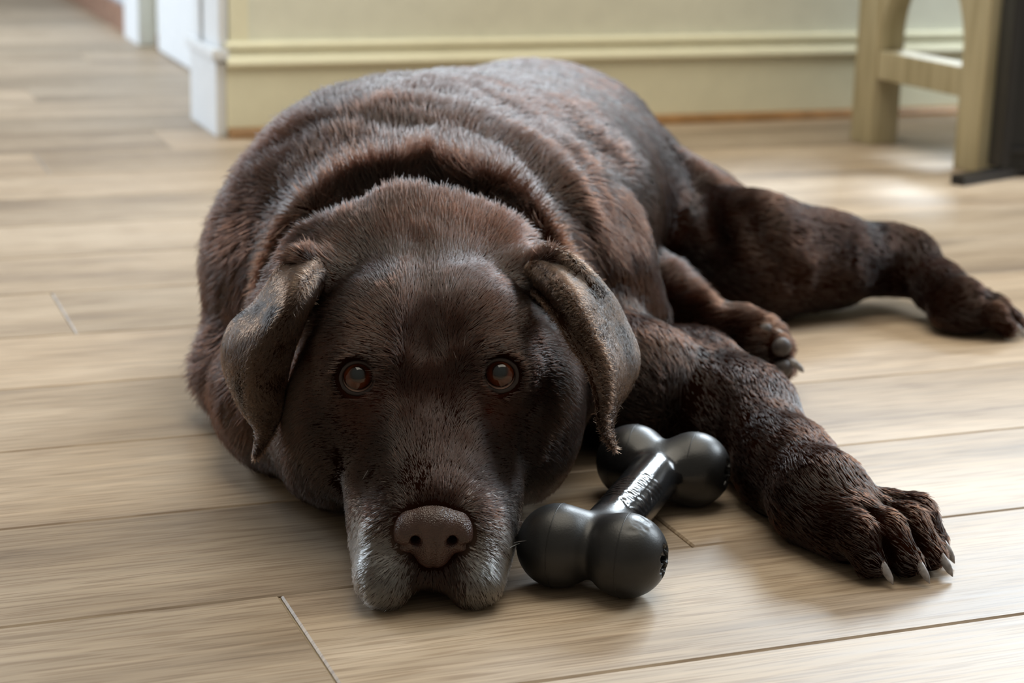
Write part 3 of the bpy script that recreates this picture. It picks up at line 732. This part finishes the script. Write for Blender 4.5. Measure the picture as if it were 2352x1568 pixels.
# ------------------------------------------------------------------ rubber bone
TA = np.array([.4274, .9682, 0]); TB = np.array([.5330, 1.0966, 0]); TX = (TB-TA)/np.linalg.norm(TB-TA); TY = np.array([TX[1], -TX[0], 0]); BR = .0247
def tp(l, w_, z): return TA+TX*l+TY*w_+np.array([0, 0, z])
TL = np.linalg.norm(TB-TA)
FT = Field(np.minimum(TA, TB)-np.array([.062, .062, .006]), np.maximum(TA, TB)+np.array([.062, .062, .058]), .0011)
TAX = np.array([TX, TY, [0, 0, 1.0]])
for l in (0, TL):
    for s in (-1, 1): FT.ell(tp(l, s*.0205, BR), (BR*1.02, BR, BR), TAX, .006)
FT.cone(tp(.012, 0, BR), tp(TL-.012, 0, BR), .0165, .0165, .012)
for i in range(7): FT.line([tp(.056+i*.0052, -.0125, BR+.0115), tp(.056+i*.0052, -.001, BR+.0168)], .0009, .0016)
rg = np.random.default_rng(3)
for i in range(9):
    l = .050+i*.0062; a = .004+.003*rg.random()
    FT.line([tp(l, a, BR+.016), tp(l+.003*rg.normal(), a+.006, BR+.0145), tp(l+.002, .0155, BR+.006)], .0010, .0016)
    FT.line([tp(l, a+.003, BR+.0158), tp(l+.006, a+.004, BR+.0155)], .0009, .0013)
for l in (0, TL):      # toothed mouth in the end of the balls
    c = tp(l, .0205+BR, BR)
    for i in range(7):
        q = 2*math.pi*i/7; FT.cone(c+TX*.0065*math.cos(q)+np.array([0, 0, .0075*math.sin(q)])-TY*.010, c+TX*.0065*math.cos(q)+np.array([0, 0, .0075*math.sin(q)])+TY*.004, .0022, .0026, .001, True)
    FT.cone(c-TY*.012, c+TY*.004, .0045, .0050, .001, True)
for i in range(46):      # chew nicks on the shoulder of the near ball
    q = rg.normal(size=2); c0 = tp(-.004+q[0]*.008, .024+q[1]*.010, BR); d = np.array([0, 0, 1.0])*.9+TX*rg.normal()*.3+TY*(.3+.35*rg.random()); d /= np.linalg.norm(d)
    b0 = tp(0, .0205, BR)+d*BR; t = np.cross(d, TX); t /= np.linalg.norm(t); FT.line([b0, b0+t*.0025*(1+rg.random())], .0006, .0007)
tv, tq = FT.polys(); tv = fair(np.asarray(tv, float), np.asarray(tq), 1)
a = N('black_rubber'); tc = a.n('TexCoord'); n1 = a.n('TexNoise', i_Scale=60.0, i_Detail=5.0); a.l(tc.outputs['Object'], n1.inputs['Vector'])
n2 = a.n('TexNoise', i_Scale=700.0, i_Detail=3.0); a.l(tc.outputs['Object'], n2.inputs['Vector'])
at_ = a.n('Attribute', attribute_name='wet'); mr = a.n('MapRange'); a.l(at_.outputs['Fac'], mr.inputs[0]); mr.inputs[3].default_value = .40; mr.inputs[4].default_value = .17
a.l(mr.outputs[0], a.b.inputs['Roughness'])
r = a.ramp(n1.outputs[0], [(.3, (.0085, .0088, .0095)), (.7, (.016, .0165, .018))]); a.l(r.outputs[0], a.b.inputs['Base Color']); a.bump(n2.outputs[0], .25, .0003)
M['rubber'] = a.m
tme = tri_mesh('rubber_bone', tv, tq); tl = (tv-TA)@TX
wet = tme.attributes.new('wet', 'FLOAT', 'POINT'); wet.data.foreach_set('value', (smooth(.030, .046, tl)*smooth(TL-.012, TL-.03, tl)).astype(np.float32))
toy = link('rubber_bone', tme, M['rubber'])
tag(toy, 'black rubber bone-shaped chew toy lying between the dog\'s muzzle and foreleg', 'dog toy')
for l in (0, TL):
    for s in (-1, 1):
        v = []; f = []; n, k = 48, 6; cc_ = tp(l, s*.0205, BR)
        for i in range(n):
            q = math.pi*2*i/n; d = TX*math.cos(q)*1.02+np.array([0, 0, math.sin(q)])
            for j in range(k):
                b = 2*math.pi*j/k; v.append(cc_+d*(BR+.00005+.00028*math.cos(b))+TY*.00032*math.sin(b)); f.append((i*k+j, ((i+1) % n)*k+j, ((i+1) % n)*k+(j+1) % k, i*k+(j+1) % k))
        v = [np.array([p[0], p[1], max(p[2], .0001)]) for p in v]
        mesh('mould_seam', v, f, M['rubber'], toy, True)
